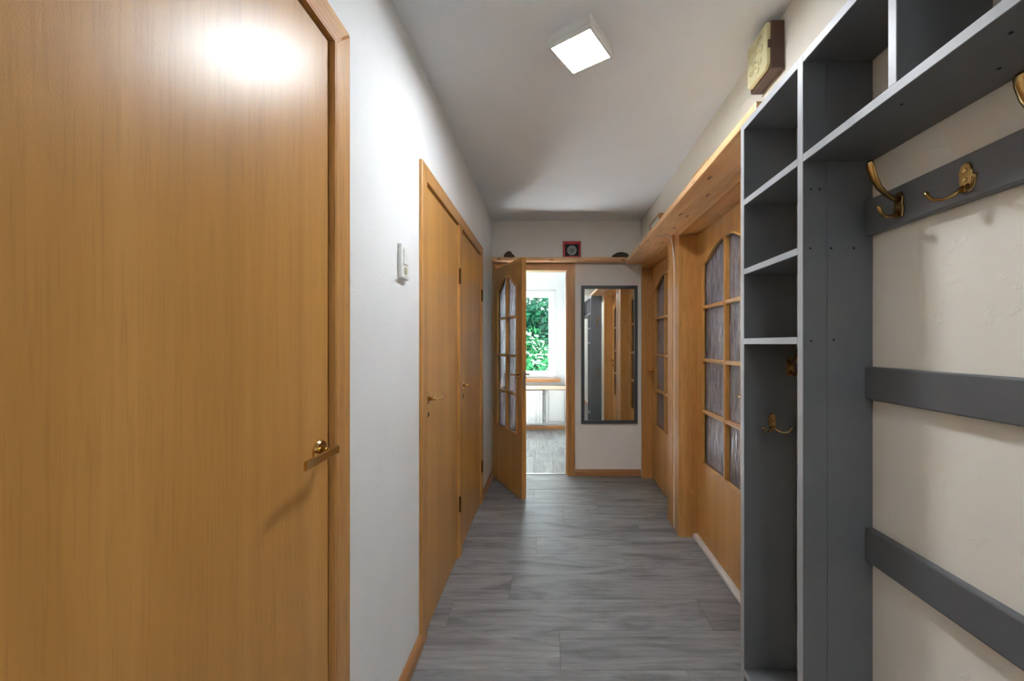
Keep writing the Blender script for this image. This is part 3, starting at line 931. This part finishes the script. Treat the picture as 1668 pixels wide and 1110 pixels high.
# ---- things on the shelves
def rock(name, c, size, seed, mat, label):
    rnd = random.Random(seed)
    b = bmesh.new()
    bmesh.ops.create_icosphere(b, subdivisions=2, radius=1.0)
    dirs = [(Vector((rnd.uniform(-1, 1), rnd.uniform(-1, 1), rnd.uniform(-0.4, 1))).normalized(), rnd.uniform(0.55, 0.85)) for _ in range(9)]
    for v in b.verts:
        p = v.co.copy()
        for d, h in dirs:
            e = p.dot(d)
            if e > h:
                p -= d * (e - h)
        p += p.normalized() * rnd.uniform(-0.09, 0.09)
        v.co = (p.x * size[0], p.y * size[1], max(p.z, -0.55) * size[2])
    zmin = min(v.co.z for v in b.verts)
    for v in b.verts:
        v.co += Vector((c[0], c[1], c[2] - zmin))
    m = MB(); m.bm.free(); m.bm = b
    return m.build(name, mat, base=c, label=label, cat='stone')
rock('stone', (-0.375, YF - 0.070, 2.118), (0.060, 0.045, 0.048), 3, 'stone_brown', 'lumpy reddish brown stone at the left end of the ledge')
rock('stone', (0.690, YF - 0.070, 2.118), (0.085, 0.045, 0.040), 11, 'stone_dark', 'low dark jagged stone at the right end of the ledge')

fr = thing('medallion_frame', (0.228, YF - 0.07, 2.118), 'red box frame with a silver medallion on black, on the ledge', 'picture frame')
fx0, fx1, fz0, fz1, fy = 0.142, 0.313, 2.118, 2.278, YF - 0.085
m = MB()
m.box(fx0, fx0 + 0.02, fy, fy + 0.03, fz0, fz1, 0.002); m.box(fx1 - 0.02, fx1, fy, fy + 0.03, fz0, fz1, 0.002)
m.box(fx0 + 0.02, fx1 - 0.02, fy, fy + 0.03, fz0, fz0 + 0.02, 0.002); m.box(fx0 + 0.02, fx1 - 0.02, fy, fy + 0.03, fz1 - 0.028, fz1, 0.002)
m.build('frame', 'red', fr)
MB().box(fx0 + 0.019, fx1 - 0.019, fy + 0.014, fy + 0.028, fz0 + 0.019, fz1 - 0.027).build('backing', 'black', fr)
mc = ((fx0 + fx1) / 2, fy + 0.014, (fz0 + fz1) / 2 - 0.005)
md = MB().lathe([(0.0, 0.0), (0.047, 0.0), (0.047, 0.004), (0.044, 0.005), (0.042, 0.0035), (0.0, 0.0035)], mc, (0, -1, 0), 32).build('medallion', 'silver', fr)
m = MB()
for k in range(6):
    a = k * math.pi / 3
    c = Vector((mc[0] + 0.024 * math.cos(a), mc[1] - 0.004, mc[2] + 0.024 * math.sin(a)))
    m.sweep([c + Vector((0.011 * math.cos(q), 0, 0.011 * math.sin(q))) for q in [a + i * 0.5 for i in range(11)]], 0.0016, n=6)
m.sweep([(mc[0] + 0.010 * math.cos(q * 0.5), mc[1] - 0.004, mc[2] + 0.010 * math.sin(q * 0.5)) for q in range(14)], 0.0018, n=6)
m.build('relief', 'black', md)

def plaque(c, w, h, label, mat_edge):
    t = thing('framed_plaque', c, label, 'picture frame', frame='R')
    x, y, z = c
    m = MB()
    m.box(x - 0.021, x + 0.021, y, y + 0.014, z, z + h, 0.002); m.box(x - 0.021, x + 0.021, y + w - 0.014, y + w, z, z + h, 0.002)
    m.box(x - 0.021, x + 0.021, y + 0.014, y + w - 0.014, z, z + 0.014, 0.002); m.box(x - 0.021, x + 0.021, y + 0.014, y + w - 0.014, z + h - 0.014, z + h, 0.002)
    m.build('frame', mat_edge, t)
    MB().box(x - 0.014, x + 0.016, y + 0.013, y + w - 0.013, z + 0.013, z + h - 0.013).build('picture', 'paper', t)
plaque((0.825, 3.00, 2.098), 0.30, 0.19, 'small brown-edged framed picture upright on the pine shelf near the corner', 'trim_z')
plaque((0.818, 2.03, 2.098), 0.22, 0.145, 'low pale framed picture upright on the pine shelf above the nearer glazed door', 'pine_y')

# ================================================================== MIRROR
mx0, mx1, mz0, mz1 = 0.322, 0.872, 0.512, 1.862
mr = thing('wall_mirror', ((mx0 + mx1) / 2, YF, mz0), 'tall rectangular mirror in a narrow dark grey frame on the end wall', 'mirror')
fw, y0, y1 = 0.032, YF - 0.024, YF - 0.001
for q in ([(mx0, mz0), (mx0, mz1), (mx0 + fw, mz1 - fw), (mx0 + fw, mz0 + fw)], [(mx1, mz0), (mx1, mz1), (mx1 - fw, mz1 - fw), (mx1 - fw, mz0 + fw)],
          [(mx0, mz0), (mx1, mz0), (mx1 - fw, mz0 + fw), (mx0 + fw, mz0 + fw)], [(mx0, mz1), (mx1, mz1), (mx1 - fw, mz1 - fw), (mx0 + fw, mz1 - fw)]):
    MB().prism(q, 'y', y0, y1, 0.0015).build('frame_strip', 'grey_dark', mr)
MB().box(mx0 + fw - 0.004, mx1 - fw + 0.004, YF - 0.014, YF - 0.008, mz0 + fw - 0.004, mz1 - fw + 0.004).build('mirror_glass', 'mirror', mr)

# ================================================================== SMALL FITTINGS
# light switch on the left wall
sw = thing('light_switch', (XL, 1.465, 1.53), 'white light switch with rocker above an oval button on the left wall', 'light switch')
MB().prism([(1.427, 1.535), (1.503, 1.535), (1.503, 1.660), (1.427, 1.660)], 'x', XL, XL + 0.016, 0.003).build('cover', 'white_plastic', sw)
MB().prism([(1.445, 1.588), (1.488, 1.588), (1.488, 1.645), (1.445, 1.645)], 'x', XL + 0.012, XL + 0.0195, 0.0015).build('rocker', 'white_plastic', sw)
MB().sweep([(XL + 0.014, 1.466, 1.566), (XL + 0.018, 1.466, 1.566), (XL + 0.0195, 1.466, 1.566)], [(0.0150, 0.0120), (0.0150, 0.0120), (0.013, 0.010)], side=(0, 0, 1), n=20).build('button', 'olive', sw)
MB().lathe([(0.0, 0.0), (0.0022, 0.0), (0.0022, 0.0006), (0.0, 0.0006)], (XL + 0.016, 1.465, 1.543), (1, 0, 0), 8).build('screw', 'screw_dark', sw)

# door chime near the ceiling
ch = thing('door_chime', (XR, 1.525, 2.295), 'old brown door chime box with embossed cream front, high on right wall', 'door chime', frame='R')
MB().box(0.812, XR - 0.0005, 1.448, 1.604, 2.297, 2.474, 0.003).build('case', 'brown', ch)
cv = MB()
cv.prism([(1.452, 2.320), (1.466, 2.306), (1.585, 2.306), (1.596, 2.320), (1.596, 2.470), (1.452, 2.470)], 'x', 0.796, 0.813, 0.003)
cover = cv.build('cover', 'ivory', ch)
for y, z, r_, a0, a1 in ((1.50, 2.44, 0.012, -60, 170), (1.535, 2.432, 0.014, 100, 330), (1.562, 2.425, 0.010, -40, 160), (1.49, 2.40, 0.011, 120, 350), (1.525, 2.39, 0.016, -90, 130), (1.556, 2.385, 0.010, 30, 260), (1.50, 2.36, 0.012, 160, 390), (1.54, 2.352, 0.012, -30, 180), (1.565, 2.35, 0.008, 0, 240), (1.515, 2.335, 0.008, 90, 300)):
    MB().sweep(arc((0.796, y, z), r_, a0, a1, 10, 'yz'), 0.0034, n=6).build('ridge', 'ivory', cover)
MB().box(0.800, 0.818, 1.445, 1.452, 2.375, 2.402, 0.001).build('clip', 'brown', ch)

# white cable running down between the two door frames
cp = [(0.735, 2.83, 2.060), (0.770, 2.80, 2.060), (0.800, 2.775, 2.059), (0.818, 2.767, 2.050), (0.826, 2.765, 2.030), (0.838, 2.765, 1.98), (0.846, 2.765, 1.90)]
cp += [(0.850, 2.765 + 0.001 * math.sin(z_ * 5), 1.85 - 0.05 * z_) for z_ in range(1, 37)] + [(0.850, 2.765, 0.004)]
MB().sweep(cp, 0.0042, n=8).build('cable', 'cable', base=(0.85, 2.765, 0), frame='R', smooth=True, label='thin white cable running down between the two right-hand door frames', cat='cable')

# ================================================================== KITCHEN FITTINGS
MB().box(WX0 - 0.03, 0.185, KY - 0.045, KY + 0.032, 0.722, 0.764, 0.006, 2).build('window_ledge', 'trim_x', base=(-0.4, KY, 0.72), label='short brown wooden strip under the garden window', cat='window sill')
MB().box(KX0 + 0.01, 0.60, KY - 0.16, KY - 0.0005, 0.622, 0.662, 0.006, 2).build('window_sill', 'sill', base=(-0.4, KY - 0.1, 0.62), label='broad wooden sill board above the radiator', cat='window sill')
rad = thing('radiator', (-0.55, KY - 0.05, 0.09), 'white fluted panel radiator under the window sill', 'radiator')
MB().box(-1.05, -0.085, KY - 0.085, KY - 0.045, 0.10, 0.585, 0.006).build('panel', 'white_metal', rad)
fl_me = MB().sweep([(0, 0, 0), (0, 0, 0.012), (0, 0, 0.43), (0, 0, 0.44)], [(0.006, 0.004), (0.016, 0.010), (0.016, 0.010), (0.006, 0.004)], side=(1, 0, 0), n=10).mesh('flute', 'white_metal')
x = -1.02
while x < -0.10:
    part('flute', fl_me, rad, (x, KY - 0.085, 0.12))
    x += 0.052
MB().box(-1.05, -0.085, KY - 0.092, KY - 0.04, 0.585, 0.596, 0.002).build('top_grille', 'white_metal', rad)
MB().lathe([(0.0, 0), (0.013, 0), (0.013, 0.03), (0.009, 0.034), (0.009, 0.05), (0.0, 0.05)], (-0.085, KY - 0.062, 0.55), (1, 0, 0), 14).build('valve', 'steel', rad)
MB().lathe([(0.0, 0), (0.013, 0), (0.013, 0.03), (0.009, 0.034), (0.009, 0.05), (0.0, 0.05)], (-0.085, KY - 0.062, 0.135), (1, 0, 0), 14).build('valve', 'steel', rad)
MB().sweep([(-0.035, KY - 0.062, 0.55), (-0.022, KY - 0.062, 0.548), (-0.018, KY - 0.062, 0.53), (-0.018, KY - 0.062, 0.16), (-0.024, KY - 0.062, 0.135), (-0.035, KY - 0.062, 0.135)], 0.008, n=10).build('bypass_pipe', 'white_metal', rad, smooth=True)
pp = MB().sweep([(0.262, KY - 0.06, 0.004), (0.262, KY - 0.06, 2.496)], 0.0125, n=12)
pp.sweep([(-0.02, KY - 0.062, 0.105), (0.262, KY - 0.06, 0.105)], 0.009, n=10)
pp.build('heating_pipe', 'white_metal', base=(0.262, KY - 0.06, 0), smooth=True, label='white vertical heating pipe beside the radiator', cat='pipe')
MB().box(0.002, 0.245, KY - 0.022, KY - 0.0005, 0.125, 0.60, 0.004).build('niche_panel', 'white_metal', base=(0.12, KY, 0.12), label='smooth white panel on the wall right of the radiator', cat='panel')

# ================================================================== OUTDOORS
struct(MB().box(-14, 14, KY + 1.0, KY + 22, -3.4, -3.2), 'ground', 'grass', 'lawn far below the window', 'lawn', base=(0, 14, -3.4))
def tree(c, h, spread, nleaf, seed, mat, label, leaf=0.09):
    rnd = random.Random(seed)
    t = thing('tree', c, label, 'tree', group='trees outside the window')
    b = Vector(c)
    top = b + Vector((rnd.uniform(-.3, .3), 0, h * 0.78))
    midp = b.lerp(top, 0.5) + Vector((rnd.uniform(-.2, .2), rnd.uniform(-.1, .1), 0))
    MB().sweep([b, b.lerp(midp, 0.5), midp, top], [0.13, 0.10, 0.075, 0.02], n=10).build('trunk', 'bark', t, smooth=True)
    tips = []
    for k in range(16):
        f_ = rnd.uniform(0.35, 0.98)
        s = b.lerp(top, f_)
        a = rnd.uniform(0, 2 * math.pi)
        ln = spread * (1.15 - 0.6 * f_) * rnd.uniform(0.7, 1.1)
        e = s + Vector((math.cos(a) * ln, math.sin(a) * ln, rnd.uniform(0.1, 0.7) * ln))
        mm_ = s.lerp(e, 0.5) + Vector((0, 0, 0.12 * ln))
        MB().sweep([s, mm_, e], [0.035, 0.022, 0.008], n=6).build('branch', 'bark', t, smooth=True)
        tips += [mm_, e, e, s.lerp(e, 0.75)]
    verts, faces = [], []
    for k in range(nleaf):
        ce = rnd.choice(tips)
        p = ce + Vector((rnd.gauss(0, .30), rnd.gauss(0, .30), rnd.gauss(0, .26))) * spread * 0.55
        n_ = Vector((rnd.gauss(0, 1), rnd.gauss(-0.4, 1), rnd.gauss(0.5, 1))).normalized()
        u = n_.orthogonal().normalized()
        u = (Matrix.Rotation(rnd.uniform(0, 6.28), 3, n_) @ u)
        w = n_.cross(u)
        L = leaf * rnd.uniform(0.6, 1.35)
        i0 = len(verts)
        for q in (-u * L, w * L * 0.42 - u * L * 0.1 + n_ * L * 0.1, u * L, -w * L * 0.42 - u * L * 0.1 + n_ * L * 0.1):
            verts.append(p + q - b)
        faces += [(i0, i0 + 1, i0 + 2), (i0, i0 + 2, i0 + 3)]
    me = bpy.data.meshes.new('foliage')
    me.from_pydata(verts, [], faces)
    me.materials.append(M[mat])
    o = bpy.data.objects.new('foliage', me)
    C.objects.link(o)
    o.parent = t
    o['kind'] = 'stuff'
tree((-0.9, 9.4, -3.2), 5.8, 1.6, 14000, 1, 'leaf_a', 'bright green leafy tree close outside the window', 0.085)
tree((2.6, 12.6, -3.2), 6.4, 1.6, 9000, 2, 'leaf_b', 'blue-green tree a little farther outside the window', 0.10)
tree((-5.4, 12.6, -3.2), 6.6, 1.7, 9000, 5, 'leaf_a', 'tall green tree on the left beyond the nearer trees', 0.11)
tree((-0.9, 15.6, -3.2), 7.8, 2.0, 16000, 9, 'leaf_b', 'dense tree at the back of the garden', 0.12)
tree((6.6, 16.4, -3.2), 7.0, 2.0, 6000, 13, 'leaf_a', 'tall green tree on the right beyond the nearer trees', 0.12)
